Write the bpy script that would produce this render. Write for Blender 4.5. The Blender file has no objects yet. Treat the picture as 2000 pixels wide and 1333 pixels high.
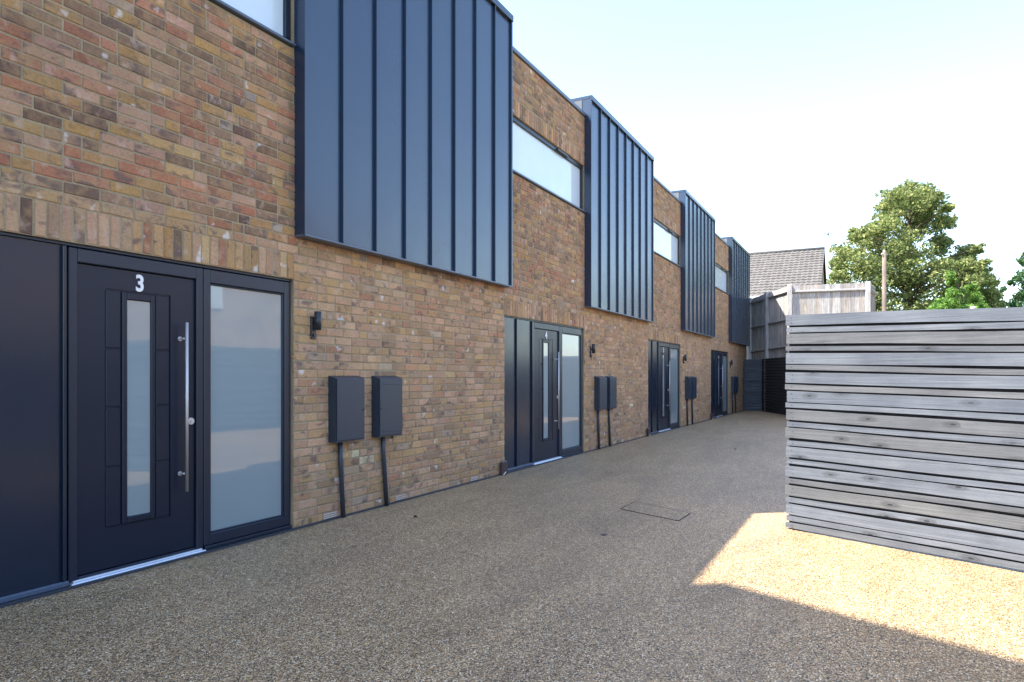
import bpy, math, random
from mathutils import Vector, Matrix
random.seed(7)
sc = bpy.context.scene
R = math.radians

# ------------------------------------------------------------------ camera
# wall plane is y = 0, +x runs along the terrace, -y is the yard, z = 0 is the ground
F, AV, HOR, H, D = 1338.0, 703.0, 736.0, 1.291, 4.32
cd = bpy.data.cameras.new('camera'); cam = bpy.data.objects.new('camera', cd)
sc.collection.objects.link(cam); sc.camera = cam
cam.location = (0, -D, H)
cam.rotation_euler = (R(90), 0, R(-90) + math.atan2(AV, F))
cd.sensor_width = 36; cd.lens = F / 2000 * 36; cd.shift_y = (HOR - 666.5) / 2000
cd.clip_start = .05; cd.clip_end = 2000

# ------------------------------------------------------------------ light
SUN = Vector((-2.72, 3.48, 6.05)).normalized()
w = bpy.data.worlds.new('World'); sc.world = w; w.use_nodes = True
nt = w.node_tree; nt.nodes.clear()
sky = nt.nodes.new('ShaderNodeTexSky'); sky.sky_type = 'NISHITA'; sky.sun_disc = False
sky.sun_elevation = math.asin(SUN.z); sky.sun_rotation = math.atan2(SUN.x, SUN.y)
sky.altitude = 50; sky.air_density = 1.0; sky.dust_density = 1.3; sky.ozone_density = 1.0
bg = nt.nodes.new('ShaderNodeBackground'); bg.inputs[1].default_value = .15
wo = nt.nodes.new('ShaderNodeOutputWorld')
nt.links.new(sky.outputs[0], bg.inputs[0]); nt.links.new(bg.outputs[0], wo.inputs[0])
sd = bpy.data.lights.new('sun', 'SUN'); sd.energy = 3.9; sd.angle = R(.5); sd.color = (1, .93, .82)
so = bpy.data.objects.new('sun', sd); sc.collection.objects.link(so)
so.rotation_euler = SUN.to_track_quat('Z', 'Y').to_euler(); so.location = (-10, 10, 30)
vs = sc.view_settings
vs.view_transform = 'Standard'; vs.look = 'None'; vs.gamma = 1; vs.use_curve_mapping = False
vs.exposure = 2.1
sc.cycles.max_bounces = 8

# ------------------------------------------------------------------ helpers
class MB:
    """collects faces; build() links them as one mesh object"""
    def __init__(s): s.v = []; s.f = []; s.m = []; s.c = []; s.sm = []
    def face(s, pts, m=0, c=(1, 1, 1), smooth=False):
        b = len(s.v); s.v += [tuple(p) for p in pts]; s.f.append(tuple(range(b, b + len(pts))))
        s.m.append(m); s.c.append(c); s.sm.append(smooth)
    def hexa(s, p, m=0, c=(1, 1, 1)):
        b = len(s.v); s.v += [tuple(q) for q in p]
        for f in ((0, 3, 2, 1), (4, 5, 6, 7), (0, 1, 5, 4), (1, 2, 6, 5), (2, 3, 7, 6), (3, 0, 4, 7)):
            s.f.append(tuple(b + i for i in f)); s.m.append(m); s.c.append(c); s.sm.append(False)
    def box(s, x0, x1, y0, y1, z0, z1, m=0, c=(1, 1, 1), bev=0):
        if bev <= 0:
            s.hexa([(x0, y0, z0), (x1, y0, z0), (x1, y1, z0), (x0, y1, z0),
                    (x0, y0, z1), (x1, y0, z1), (x1, y1, z1), (x0, y1, z1)], m, c); return
        b = min(bev, (x1 - x0) * .45, (y1 - y0) * .45, (z1 - z0) * .45)
        X = (x0, x0 + b, x1 - b, x1); Y = (y0, y0 + b, y1 - b, y1); Z = (z0, z0 + b, z1 - b, z1)
        base = len(s.v); idx = {}
        def vid(i, j, k):
            if (i, j, k) not in idx:
                idx[(i, j, k)] = len(s.v); s.v.append((X[i], Y[j], Z[k]))
            return idx[(i, j, k)]
        def add(q):
            s.f.append(tuple(vid(*p) for p in q)); s.m.append(m); s.c.append(c); s.sm.append(False)
        # six faces
        add([(1, 1, 0), (1, 2, 0), (2, 2, 0), (2, 1, 0)]); add([(1, 1, 3), (2, 1, 3), (2, 2, 3), (1, 2, 3)])
        add([(1, 0, 1), (2, 0, 1), (2, 0, 2), (1, 0, 2)]); add([(1, 3, 1), (1, 3, 2), (2, 3, 2), (2, 3, 1)])
        add([(0, 1, 1), (0, 1, 2), (0, 2, 2), (0, 2, 1)]); add([(3, 1, 1), (3, 2, 1), (3, 2, 2), (3, 1, 2)])
        for a, A in ((1, 0), (2, 3)):
            for d, Dd in ((1, 0), (2, 3)):
                add([(1, A, d), (2, A, d), (2, a, Dd), (1, a, Dd)])
                add([(A, 1, d), (A, 2, d), (a, 2, Dd), (a, 1, Dd)])
                add([(A, d, 1), (A, d, 2), (a, Dd, 2), (a, Dd, 1)])
                for e, E in ((1, 0), (2, 3)):
                    add([(A, d, e), (a, Dd, e), (a, d, E)])
    def obox(s, p, ux, L, T, z0, z1, m=0, c=(1, 1, 1), z1b=None, z0b=None, off=0):
        """box starting at p (xy), running L along unit ux, thickness T to its left"""
        u = Vector(ux).normalized(); n = Vector((-u.y, u.x)); p = Vector(p) + n * off
        a, b_, c_, d = p, p + u * L, p + u * L + n * T, p + n * T
        zb0 = z0 if z0b is None else z0b; zb1 = z1 if z1b is None else z1b
        s.hexa([(a.x, a.y, z0), (b_.x, b_.y, zb0), (c_.x, c_.y, zb0), (d.x, d.y, z0),
                (a.x, a.y, z1), (b_.x, b_.y, zb1), (c_.x, c_.y, zb1), (d.x, d.y, z1)], m, c)
    def tube(s, pts, r, n=12, m=0, c=(1, 1, 1), r2=None, cap=True):
        pts = [Vector(p) for p in pts]; rings = []
        N = len(pts)
        for i, p in enumerate(pts):
            t = (pts[min(i + 1, N - 1)] - pts[max(i - 1, 0)]).normalized()
            a = t.orthogonal().normalized() if abs(t.z) < .99 else Vector((1, 0, 0))
            a = (a - t * a.dot(t)).normalized(); b = t.cross(a)
            rr = r if r2 is None else r + (r2 - r) * i / max(1, N - 1)
            base = len(s.v)
            for k in range(n):
                q = p + (a * math.cos(2 * math.pi * k / n) + b * math.sin(2 * math.pi * k / n)) * rr
                s.v.append(tuple(q))
            rings.append(base)
        for i in range(N - 1):
            for k in range(n):
                k2 = (k + 1) % n
                s.f.append((rings[i] + k, rings[i] + k2, rings[i + 1] + k2, rings[i + 1] + k))
                s.m.append(m); s.c.append(c); s.sm.append(True)
        if cap:
            s.f.append(tuple(rings[0] + k for k in reversed(range(n)))); s.m.append(m); s.c.append(c); s.sm.append(False)
            s.f.append(tuple(rings[-1] + k for k in range(n))); s.m.append(m); s.c.append(c); s.sm.append(False)
    def build(s, name, mats, parent=None, label=None, cat=None, group=None, kind=None, col=False):
        me = bpy.data.meshes.new(name); me.from_pydata(s.v, [], s.f)
        for m in (mats if isinstance(mats, (list, tuple)) else [mats]): me.materials.append(m)
        me.polygons.foreach_set('material_index', s.m)
        me.polygons.foreach_set('use_smooth', s.sm)
        if col:
            at = me.color_attributes.new('tint', 'FLOAT_COLOR', 'CORNER')
            buf = []
            for f, c in zip(s.f, s.c): buf += [c[0], c[1], c[2], 1.0] * len(f)
            at.data.foreach_set('color', buf)
        me.update()
        o = bpy.data.objects.new(name, me); sc.collection.objects.link(o)
        if parent: o.parent = parent; o.matrix_parent_inverse = parent.matrix_world.inverted() if False else Matrix.Identity(4)
        tag(o, label, cat, group, kind)
        return o
def tag(o, label=None, cat=None, group=None, kind=None):
    if label: o['label'] = label
    if cat: o['category'] = cat
    if group: o['group'] = group
    if kind: o['kind'] = kind
def empty(name, loc, label, cat, group=None):
    o = bpy.data.objects.new(name, None); sc.collection.objects.link(o); o.location = loc
    o.empty_display_size = .2; tag(o, label, cat, group); return o
def copy_tree(o, parent=None):
    c = o.copy(); sc.collection.objects.link(c); c.parent = parent
    for ch in [x for x in sc.objects if x.parent == o]: copy_tree(ch, c)
    return c

FWD = Vector((F, AV, 0)).normalized()   # camera forward in world: see below
cy = math.atan2(AV, F)
FWD = Vector((math.cos(cy), math.sin(cy), 0)); RGT = Vector((math.sin(cy), -math.cos(cy), 0))
def at(px, py, depth):
    """world point of a photo pixel (2000 px wide) at a depth along the view"""
    return Vector((0, -D, H)) + FWD * depth + RGT * ((px - 1000) / F * depth) + Vector((0, 0, (HOR - py) / F * depth))
def gnd(px, py): return at(px, py, H * F / (py - HOR))

# ------------------------------------------------------------------ materials
def new_mat(name):
    m = bpy.data.materials.new(name); m.use_nodes = True
    return m, m.node_tree, m.node_tree.nodes['Principled BSDF']
def N(t, typ, **kw):
    n = t.nodes.new(typ)
    for k, v in kw.items(): setattr(n, k, v)
    return n
def noise(t, vec, scale, detail=4, rough=.6, dist=0):
    n = N(t, 'ShaderNodeTexNoise'); n.inputs['Scale'].default_value = scale
    n.inputs['Detail'].default_value = detail; n.inputs['Roughness'].default_value = rough
    n.inputs['Distortion'].default_value = dist
    if vec is not None: t.links.new(vec, n.inputs['Vector'])
    return n
def ramp(t, fac, stops, interp='LINEAR'):
    n = N(t, 'ShaderNodeValToRGB'); n.color_ramp.interpolation = interp
    el = n.color_ramp.elements
    while len(el) < len(stops): el.new(.5)
    for e, (p, c) in zip(el, stops): e.position = p; e.color = (*c, 1) if len(c) == 3 else c
    t.links.new(fac, n.inputs[0]); return n
def mix(t, fac, a, b, mode='MIX'):
    n = N(t, 'ShaderNodeMix', data_type='RGBA', blend_type=mode)
    for sock, v in ((n.inputs[0], fac), (n.inputs[6], a), (n.inputs[7], b)):
        if hasattr(v, 'links') or hasattr(v, 'is_output'): t.links.new(v, sock)
        elif isinstance(v, (tuple, list)): sock.default_value = (*v, 1)
        else: sock.default_value = v
    return n.outputs[2]
def bump(t, h, strength, dist, bsdf, prev=None):
    b = N(t, 'ShaderNodeBump'); b.inputs['Strength'].default_value = strength; b.inputs['Distance'].default_value = dist
    t.links.new(h, b.inputs['Height'])
    if prev: t.links.new(prev.outputs[0], b.inputs['Normal'])
    t.links.new(b.outputs[0], bsdf.inputs['Normal']); return b
def coords(t): return N(t, 'ShaderNodeTexCoord').outputs['Object']
def mapping(t, vec, scale=(1, 1, 1), rot=(0, 0, 0)):
    n = N(t, 'ShaderNodeMapping'); n.inputs['Scale'].default_value = scale; n.inputs['Rotation'].default_value = rot
    t.links.new(vec, n.inputs[0]); return n.outputs[0]

def paint(name, col, rough=.35, spec=.5, var=.08, bumpy=.05, bscale=3, metal=0, coat=0):
    m, t, b = new_mat(name); v = coords(t)
    n = noise(t, v, 1.7, 4); n2 = noise(t, v, 3.5, 2)
    c0 = tuple(x * (1 - var) for x in col); c1 = tuple(x * (1 + var) for x in col)
    r = ramp(t, n.outputs[0], [(.3, c0), (.7, c1)])
    t.links.new(r.outputs[0], b.inputs['Base Color'])
    rr = ramp(t, n2.outputs[0], [(.3, (rough * .92,) * 3), (.75, (rough * 1.1,) * 3)])
    t.links.new(rr.outputs[0], b.inputs['Roughness'])
    b.inputs['Specular IOR Level'].default_value = spec; b.inputs['Metallic'].default_value = metal
    b.inputs['Coat Weight'].default_value = coat; b.inputs['Coat Roughness'].default_value = .12
    if bumpy:
        nb = noise(t, v, bscale, 1); b1 = bump(t, nb.outputs[0], bumpy, .02, b)
        
    return m

def m_brick():
    m, t, b = new_mat('brick'); v0 = coords(t)
    a = N(t, 'ShaderNodeAttribute', attribute_name='tint')
    sh = N(t, 'ShaderNodeVectorMath', operation='MULTIPLY_ADD'); t.links.new(a.outputs[0], sh.inputs[0])
    sh.inputs[1].default_value = (31, 17, 23); t.links.new(v0, sh.inputs[2]); v = sh.outputs[0]   # a different pattern on every brick
    n1 = noise(t, v, 10, 5, .6); n2 = noise(t, v0, 55, 5, .7); n3 = noise(t, v0, 1.4, 3)
    c = mix(t, 1.0, a.outputs[0], ramp(t, n2.outputs[0], [(.28, (.70, .68, .67)), (.5, (1, 1, 1)), (.75, (1.22, 1.2, 1.15))]).outputs[0], 'MULTIPLY')
    c = mix(t, mulf(t, ramp(t, n1.outputs[0], [(.48, (0, 0, 0)), (.64, (1, 1, 1))]).outputs[0], .5), c, (.40, .255, .13))
    k1 = noise(t, mapping(t, v, (1, 1, 1.6)), 7, 4, .55, .4)
    c = mix(t, mulf(t, ramp(t, k1.outputs[0], [(.55, (0, 0, 0)), (.66, (1, 1, 1))]).outputs[0], .75), c, (.135, .095, .085))
    k2 = noise(t, mapping(t, v, (1.3, 1, 1)), 8.5, 4, .6)
    c = mix(t, mulf(t, ramp(t, k2.outputs[0], [(.57, (0, 0, 0)), (.70, (1, 1, 1))]).outputs[0], .55), c, (.50, .36, .29))
    k3 = noise(t, v, 6.1, 3, .5)
    c = mix(t, mulf(t, ramp(t, k3.outputs[0], [(.67, (0, 0, 0)), (.74, (1, 1, 1))]).outputs[0], .7), c, (.66, .62, .60))
    c = mix(t, 1.0, c, ramp(t, n3.outputs[0], [(.3, (.86, .85, .86)), (.7, (1.12, 1.10, 1.06))]).outputs[0], 'MULTIPLY')
    t.links.new(c, b.inputs['Base Color']); b.inputs['Roughness'].default_value = .9
    b.inputs['Specular IOR Level'].default_value = .25
    b1 = bump(t, n2.outputs[0], .45, .006, b); n4 = noise(t, v0, 160, 4, .7); bump(t, n4.outputs[0], .4, .0025, b, b1)
    return m
def mulf(t, sock, k):
    n = N(t, 'ShaderNodeMath', operation='MULTIPLY'); t.links.new(sock, n.inputs[0]); n.inputs[1].default_value = k
    return n.outputs[0]
def m_mortar():
    m, t, b = new_mat('mortar'); v = coords(t)
    n1 = noise(t, v, 3, 5); n2 = noise(t, v, 120, 4, .7)
    c = ramp(t, n1.outputs[0], [(.3, (.24, .185, .115)), (.7, (.38, .30, .19))]).outputs[0]
    c = mix(t, 1., c, ramp(t, n2.outputs[0], [(.3, (.75,) * 3), (.7, (1.2,) * 3)]).outputs[0], 'MULTIPLY')
    t.links.new(c, b.inputs['Base Color']); b.inputs['Roughness'].default_value = .95
    bump(t, n2.outputs[0], .6, .003, b); return m

def m_gravel():
    m, t, b = new_mat('resin_gravel'); v = coords(t)
    def vor(scale):
        n = N(t, 'ShaderNodeTexVoronoi'); n.inputs['Scale'].default_value = scale
        dn = noise(t, v, scale * .5, 2)
        mm = N(t, 'ShaderNodeVectorMath', operation='MULTIPLY_ADD')
        t.links.new(dn.outputs[1], mm.inputs[0]); mm.inputs[1].default_value = (.004, .004, .004); t.links.new(v, mm.inputs[2])
        t.links.new(mm.outputs[0], n.inputs['Vector']); return n
    n = vor(165)
    sep = N(t, 'ShaderNodeSeparateColor'); t.links.new(n.outputs['Color'], sep.inputs[0])
    pal = ramp(t, sep.outputs[0], [(0, (.065, .055, .047)), (.14, (.16, .115, .075)), (.3, (.31, .225, .14)), (.46, (.40, .285, .165)),
                                   (.62, (.26, .215, .17)), (.76, (.50, .40, .28)), (.88, (.66, .60, .51)), (.96, (.12, .107, .1))], 'CONSTANT')
    c = pal.outputs[0]
    e = ramp(t, n.outputs['Distance'], [(.0, (1.1,) * 3), (.55, (.95,) * 3), (.85, (.55,) * 3)])
    c = mix(t, 1., c, e.outputs[0], 'MULTIPLY')
    big = noise(t, v, .55, 5, .6); mid = noise(t, v, 22, 4, .65)
    c = mix(t, 1., c, ramp(t, big.outputs[0], [(.3, (.90, .90, .91)), (.7, (1.09, 1.07, 1.04))]).outputs[0], 'MULTIPLY')
    c = mix(t, 1., c, ramp(t, mid.outputs[0], [(.3, (.78,) * 3), (.7, (1.2,) * 3)]).outputs[0], 'MULTIPLY')
    c = mix(t, 1., c, (1.22, 1.10, .89), 'MULTIPLY')
    # trodden, dustier areas and faint trowel sweeps; dirt gathered against the wall foot
    sw = noise(t, mapping(t, v, (.35, 1.3, 1)), 1.6, 4, .55, 1.2)
    c = mix(t, 1., c, ramp(t, sw.outputs[0], [(.36, (.88, .875, .87)), (.6, (1.08, 1.07, 1.06))]).outputs[0], 'MULTIPLY')
    sx = N(t, 'ShaderNodeSeparateXYZ'); t.links.new(v, sx.inputs[0])
    dn = noise(t, v, 6, 4); ad = N(t, 'ShaderNodeMath', operation='MULTIPLY_ADD'); t.links.new(dn.outputs[0], ad.inputs[0]); ad.inputs[1].default_value = .16
    t.links.new(sx.outputs[1], ad.inputs[2])
    c = mix(t, 1., c, ramp(t, ad.outputs[0], [(.0, (1, 1, 1)), (.07, (.68, .66, .62))]).outputs[0], 'MULTIPLY')
    t.links.new(c, b.inputs['Base Color'])
    b.inputs['Roughness'].default_value = .5; b.inputs['Specular IOR Level'].default_value = .4
    inv = ramp(t, n.outputs['Distance'], [(0, (1,) * 3), (.9, (0,) * 3)])
    bump(t, inv.outputs[0], .7, .003, b); return m

def m_wood(name, cols, axis='X', rough=.75, knots=True, scale=1.0, dark=.5, tint=True):
    """weathered timber, grain along the object's own local axis"""
    m, t, b = new_mat(name); v = coords(t)
    a = N(t, 'ShaderNodeAttribute', attribute_name='tint')
    off = N(t, 'ShaderNodeVectorMath', operation='MULTIPLY_ADD'); t.links.new(a.outputs[0], off.inputs[0])
    off.inputs[1].default_value = (7.3, 3.1, 0.0); t.links.new(v, off.inputs[2]); v = off.outputs[0]
    s = {'X': (.6, 9, 34), 'Z': (28, 28, .9)}[axis]
    s = tuple(x * scale for x in s)
    g = noise(t, mapping(t, v, s), 2.2, 7, .68, .6)
    g2 = noise(t, mapping(t, v, tuple(x * 3 for x in s)), 3, 5, .7)
    big = noise(t, v, 2.3, 4)
    c = ramp(t, g.outputs[0], [(.3, cols[0]), (.5, cols[1]), (.68, cols[2])]).outputs[0]
    c = mix(t, 1., c, ramp(t, g2.outputs[0], [(.3, (.86,) * 3), (.7, (1.1,) * 3)]).outputs[0], 'MULTIPLY')
    c = mix(t, 1., c, ramp(t, big.outputs[0], [(.3, (.8, .8, .82)), (.7, (1.2, 1.18, 1.14))]).outputs[0], 'MULTIPLY')
    if knots:
        sx = N(t, 'ShaderNodeSeparateXYZ'); t.links.new(v, sx.inputs[0]); cx = N(t, 'ShaderNodeCombineXYZ')
        wob = noise(t, v, 5, 2)
        t.links.new(sx.outputs[0], cx.inputs[0]); t.links.new(sx.outputs[2], cx.inputs[1])
        vo = N(t, 'ShaderNodeTexVoronoi', voronoi_dimensions='2D'); vo.inputs['Scale'].default_value = 1.0
        t.links.new(mapping(t, cx.outputs[0], (3.4, 10, 1)), vo.inputs['Vector'])
        kr = ramp(t, vo.outputs['Distance'], [(.03, (1, 1, 1)), (.07, (.75,) * 3), (.10, (.3,) * 3), (.14, (.5,) * 3), (.30, (0,) * 3)])
        sp = N(t, 'ShaderNodeSeparateColor'); t.links.new(vo.outputs['Color'], sp.inputs[0])
        th = ramp(t, sp.outputs[0], [(.60, (0,) * 3), (.9, (1,) * 3)])
        kf = N(t, 'ShaderNodeMath', operation='MULTIPLY'); t.links.new(kr.outputs[0], kf.inputs[0]); t.links.new(th.outputs[0], kf.inputs[1])
        c = mix(t, mulf(t, kf.outputs[0], 1.0), c, tuple(x * .3 for x in cols[0]))
    if tint:
        sepa = N(t, 'ShaderNodeSeparateColor'); t.links.new(a.outputs[0], sepa.inputs[0])
        c = mix(t, 1., c, ramp(t, sepa.outputs[2], [(0, (.74, .74, .76)), (.3, (.98, .92, .84)), (.6, (.90, .93, .98)), (1, (1.12, 1.12, 1.12))]).outputs[0], 'MULTIPLY')
    t.links.new(c, b.inputs['Base Color']); b.inputs['Roughness'].default_value = rough
    b.inputs['Specular IOR Level'].default_value = .3
    bump(t, g.outputs[0], .35, .006, b); return m

def m_glass(name, col, rough, spec, ior=1.5):
    m, t, b = new_mat(name); v = coords(t)
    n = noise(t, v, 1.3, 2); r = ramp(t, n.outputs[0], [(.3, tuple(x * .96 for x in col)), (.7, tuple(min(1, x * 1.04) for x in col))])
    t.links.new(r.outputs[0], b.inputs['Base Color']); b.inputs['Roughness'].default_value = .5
    b.inputs['Specular IOR Level'].default_value = .2
    b.inputs['Coat Weight'].default_value = 1; b.inputs['Coat Roughness'].default_value = rough; b.inputs['Coat IOR'].default_value = ior
    nb = noise(t, v, 1.6, 1)
    bp = N(t, 'ShaderNodeBump'); bp.inputs['Strength'].default_value = .05; bp.inputs['Distance'].default_value = .01
    t.links.new(nb.outputs[0], bp.inputs['Height']); t.links.new(bp.outputs[0], b.inputs['Coat Normal'])
    return m

def m_leaf(name, cols, trans=.35):
    m, t, b = new_mat(name)
    a = N(t, 'ShaderNodeAttribute', attribute_name='tint')
    sp = N(t, 'ShaderNodeSeparateColor'); t.links.new(a.outputs[0], sp.inputs[0])
    c = ramp(t, sp.outputs[0], [(0, cols[0]), (.5, cols[1]), (1, cols[2])]).outputs[0]
    d = N(t, 'ShaderNodeBsdfDiffuse'); tr = N(t, 'ShaderNodeBsdfTranslucent'); t.links.new(c, d.inputs[0]); t.links.new(c, tr.inputs[0])
    ms = N(t, 'ShaderNodeMixShader'); ms.inputs[0].default_value = trans
    t.links.new(d.outputs[0], ms.inputs[1]); t.links.new(tr.outputs[0], ms.inputs[2])
    t.links.new(ms.outputs[0], t.nodes['Material Output'].inputs[0]); t.nodes.remove(b); return m

def m_tiles(name, col):
    m, t, b = new_mat(name); v = coords(t)
    a = N(t, 'ShaderNodeAttribute', attribute_name='tint')
    n = noise(t, v, 3, 6, .7)
    c = mix(t, 1., a.outputs[0], ramp(t, n.outputs[0], [(.3, tuple(x * .75 for x in col)), (.7, tuple(x * 1.2 for x in col))]).outputs[0], 'MULTIPLY')
    t.links.new(c, b.inputs['Base Color']); b.inputs['Roughness'].default_value = .85; return m

BRICK = m_brick(); MORTAR = m_mortar(); GRAVEL = m_gravel()
CLAD = paint('anthracite_cladding', (.012, .029, .064), .25, .75, .06, .3, 1.3)
PANEL = paint('anthracite_panel', (.007, .016, .034), .24, .5, .05, .06, 1.2)
DOOR = paint('door_paint', (.0058, .0115, .027), .34, .36, .05, .03, 2)
FRAME = paint('frame_paint', (.0075, .014, .030), .36, .5, .05, .02, 2)
METER = paint('meter_box_plastic', (.021, .034, .054), .38, .55, .06, .05, 4)
PIPE = paint('pipe_plastic', (.035, .042, .058), .4, .5, .06, 0)
LAMPM = paint('lamp_black', (.02, .022, .03), .35, .5, .05, 0)
STEEL = paint('brushed_steel', (.60, .565, .55), .55, .5, .05, .02, 20, metal=1)
ALU = paint('threshold_aluminium', (.80, .84, .9), .38, .5, .05, .03, 20, metal=.85)
WHITE = paint('white_number', (.80, .78, .76), .4, .5, .03, 0)
WPLAST = paint('white_plastic', (.7, .68, .64), .5, .4, .08, 0)
VENTM = paint('vent_plastic', (.60, .54, .48), .6, .3, .15, 0)
BROWN = paint('brown_plastic', (.05, .028, .03), .4, .5, .1, .05)
FELT = paint('roof_felt', (.13, .14, .155), .9, .3, .25, .2, 8)
TRIM = paint('trim_metal', (.075, .10, .15), .36, .6, .06, .05, 3)
FROST = m_glass('frosted_glass', (.215, .27, .285), .03, .5, 1.75)
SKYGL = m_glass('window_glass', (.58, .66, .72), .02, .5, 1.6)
DARKW = m_wood('dark_stained_timber', [(.072, .085, .106), (.100, .115, .142), (.132, .149, .178)], 'X')
SHADEW = m_wood('stained_timber_shaded', [(.020, .022, .028), (.032, .036, .045), (.05, .055, .066)], 'X', knots=False)  # same stain as the end panel, shade put into its colour
LITW = m_wood('stained_timber_lit', [(.055, .065, .08), (.085, .10, .125), (.12, .14, .17)], 'X', knots=False)  # lighter copy of that stain, coloured as it looks when lit
GREYW = m_wood('weathered_timber', [(.20, .19, .18), (.36, .345, .33), (.50, .485, .465)], 'Z', knots=False)
POLEW = m_wood('pole_timber', [(.09, .07, .055), (.15, .12, .095), (.22, .18, .145)], 'Z', knots=False)
BARK = m_wood('bark', [(.05, .04, .03), (.09, .07, .05), (.14, .11, .08)], 'Z', knots=False)
TREE = m_leaf('tree_leaf', [(.09, .135, .05), (.205, .25, .09), (.36, .36, .15)])
DARKLEAF = m_leaf('dark_leaf', [(.03, .07, .035), (.06, .12, .05), (.10, .17, .07)])
BRIGHT = m_leaf('bright_leaf', [(.07, .17, .035), (.14, .27, .055), (.24, .37, .11)])
TILE = m_tiles('roof_tile', (.098, .090, .082))
TILE2 = m_tiles('roof_tile_brown', (.16, .10, .07))
RENDERB = paint('far_brick', (.36, .24, .17), .9, .2, .2, .2, 30)
WHITEP = paint('white_paint', (.75, .76, .78), .5, .4, .04, 0)
GRASS = paint('grass_verge', (.07, .10, .03), .95, .1, .35, .5, 20)

# ------------------------------------------------------------------ ground
g = MB(); g.face([(-12, -14, 0), (60, -14, 0), (60, 30, 0), (-12, 30, 0)])
g.build('ground', GRAVEL, kind='structure')
g = MB()
for a in ((-400, 60, -400, -14), (-400, -12, -14, 400), (60, 400, -400, 400), (-12, 60, 30, 400), ):
    g.face([(a[0], a[2], -.01), (a[1], a[2], -.01), (a[1], a[3], -.01), (a[0], a[3], -.01)])
g.build('terrain', GRASS, kind='structure')
g = MB(); g.box(-.0, 27.9, -.022, -.001, -.02, .016)
g.build('path_edging', PIPE, kind='structure')

# ------------------------------------------------------------------ brickwork
RED = [(.40, .185, .125), (.36, .155, .105), (.43, .215, .15), (.33, .14, .10)]
PINK = [(.47, .30, .225), (.44, .28, .225), (.50, .33, .25), (.42, .27, .20)]
TAN = [(.44, .285, .135), (.41, .25, .12), (.47, .315, .16), (.43, .26, .105)]
BRN = [(.27, .18, .125), (.30, .205, .15), (.24, .165, .12)]
DRK = [(.115, .08, .075), (.14, .095, .08), (.17, .12, .10)]
GRY = [(.30, .26, .235), (.38, .345, .31), (.27, .25, .25)]
CREAM = (.62, .55, .36)
def brick_colour(x, z):
    up = 1 if z > 2.35 else 0  # upper brick is redder; part of its darkness is weaker light put into colour
    wts = [(RED, 5 if up else 2.0), (PINK, 4 if up else 8), (TAN, 4.5 if up else 5), (BRN, 5 if up else 3.5),
           (DRK, 2.2 if up else .35), (GRY, .5 if up else .8)]
    tot = sum(q for _, q in wts); r = random.random() * tot
    for p, q in wts:
        r -= q
        if r <= 0: break
    c = random.choice(p); k = random.uniform(.86, 1.12)
    mean = (.355, .205, .125) if up else (.46, .305, .195)
    g_ = .8 if up else .5
    if up:
        f = min(1, max(0, (x - 5) / 5)); mean = tuple(u_ + (v_ - u_) * f for u_, v_ in zip(mean, (.44, .30, .19))); g_ -= .2 * f
    q = [max(0, (mu + (v - mu) * g_) * k * random.uniform(.97, 1.03)) for v, mu in zip(c, mean)]; return (q[0] * (.92 if up else 1.0), q[1] * (.86 if up else .95), q[2] * (.76 if up else .84))
def brick(mb, x0, x1, z0, z1, c):
    j = lambda: random.uniform(-.0028, .0028)
    y = random.uniform(-.003, .0015); b = .0055
    o = [(x0 + j(), z0 + j()), (x1 + j(), z0 + j()), (x1 + j(), z1 + j()), (x0 + j(), z1 + j())]
    ii = [(o[0][0] + b, o[0][1] + b), (o[1][0] - b, o[1][1] + b), (o[2][0] - b, o[2][1] - b), (o[3][0] + b, o[3][1] - b)]
    ba = len(mb.v)
    mb.v += [(p[0], y, p[1]) for p in ii] + [(p[0], y + .0045, p[1]) for p in o] + [(p[0], .03, p[1]) for p in o]
    fs = [(0, 1, 2, 3)]
    for k in range(4):
        k2 = (k + 1) % 4
        fs += [(4 + k, 4 + k2, k2, k), (8 + k, 8 + k2, 4 + k2, 4 + k)]
    for f in fs: mb.f.append(tuple(ba + q for q in f)); mb.m.append(0); mb.c.append(c); mb.sm.append(False)

MOD = 6.6
X_END = 27.86
BAY_Z0, BAY_Z1, BAY_D = 2.475, 6.05, .11
HEAD, SILL, WTOP, PARA = 2.11, 4.06, 4.865, 5.70
def lay(mb, X0, X1, ops, n0, n1):
    """stretcher bond with the odd header from course n0 to n1, around openings"""
    for n in range(n0, n1):
        z0 = n * .075 + .005; z1 = z0 + .0655
        iv = [(X0, X1)]
        for (a, b, c, d) in ops:
            ov = min(z1, d) - max(z0, c)
            if ov > .03:
                nv = []
                for (p, q) in iv:
                    if b <= p or a >= q: nv.append((p, q)); continue
                    if a > p: nv.append((p, a))
                    if b < q: nv.append((b, q))
                iv = nv
        x = -.3 - (.1125 if n % 2 else 0) - (.056 if n % 5 == 3 else 0)
        rr = random.Random(n * 13 + 5)
        while x < X1:
            Lb = .1125 if rr.random() < (.13 if n % 4 else .4) else .225
            for (p, q) in iv:
                a = max(x + .005, p + .002); b = min(x + Lb - .005, q - .002)
                if b - a > .035:
                    c = brick_colour(a, z0)
                    xc, zc = (a + b) / 2, (z0 + z1) / 2
                    for (tx, tz) in ((5.06, .565), (5.17, .49), (12.05, .56), (13.4, .71), (17.9, .5)):
                        if abs(tz - zc) < .038 and x <= tx < x + Lb: c = CREAM
                    brick(mb, a, b, z0, z1, c)
            x += Lb
def soldiers(mb, X0, X1, z0):
    n = round((X1 - X0) / .075); s = (X1 - X0) / n
    for i in range(n):
        c = brick_colour(X0, 1.0 if random.random() < .5 else 3.)
        brick(mb, X0 + i * s + .0045, X0 + (i + 1) * s - .0045, z0 + .006, z0 + .213, c)

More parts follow.
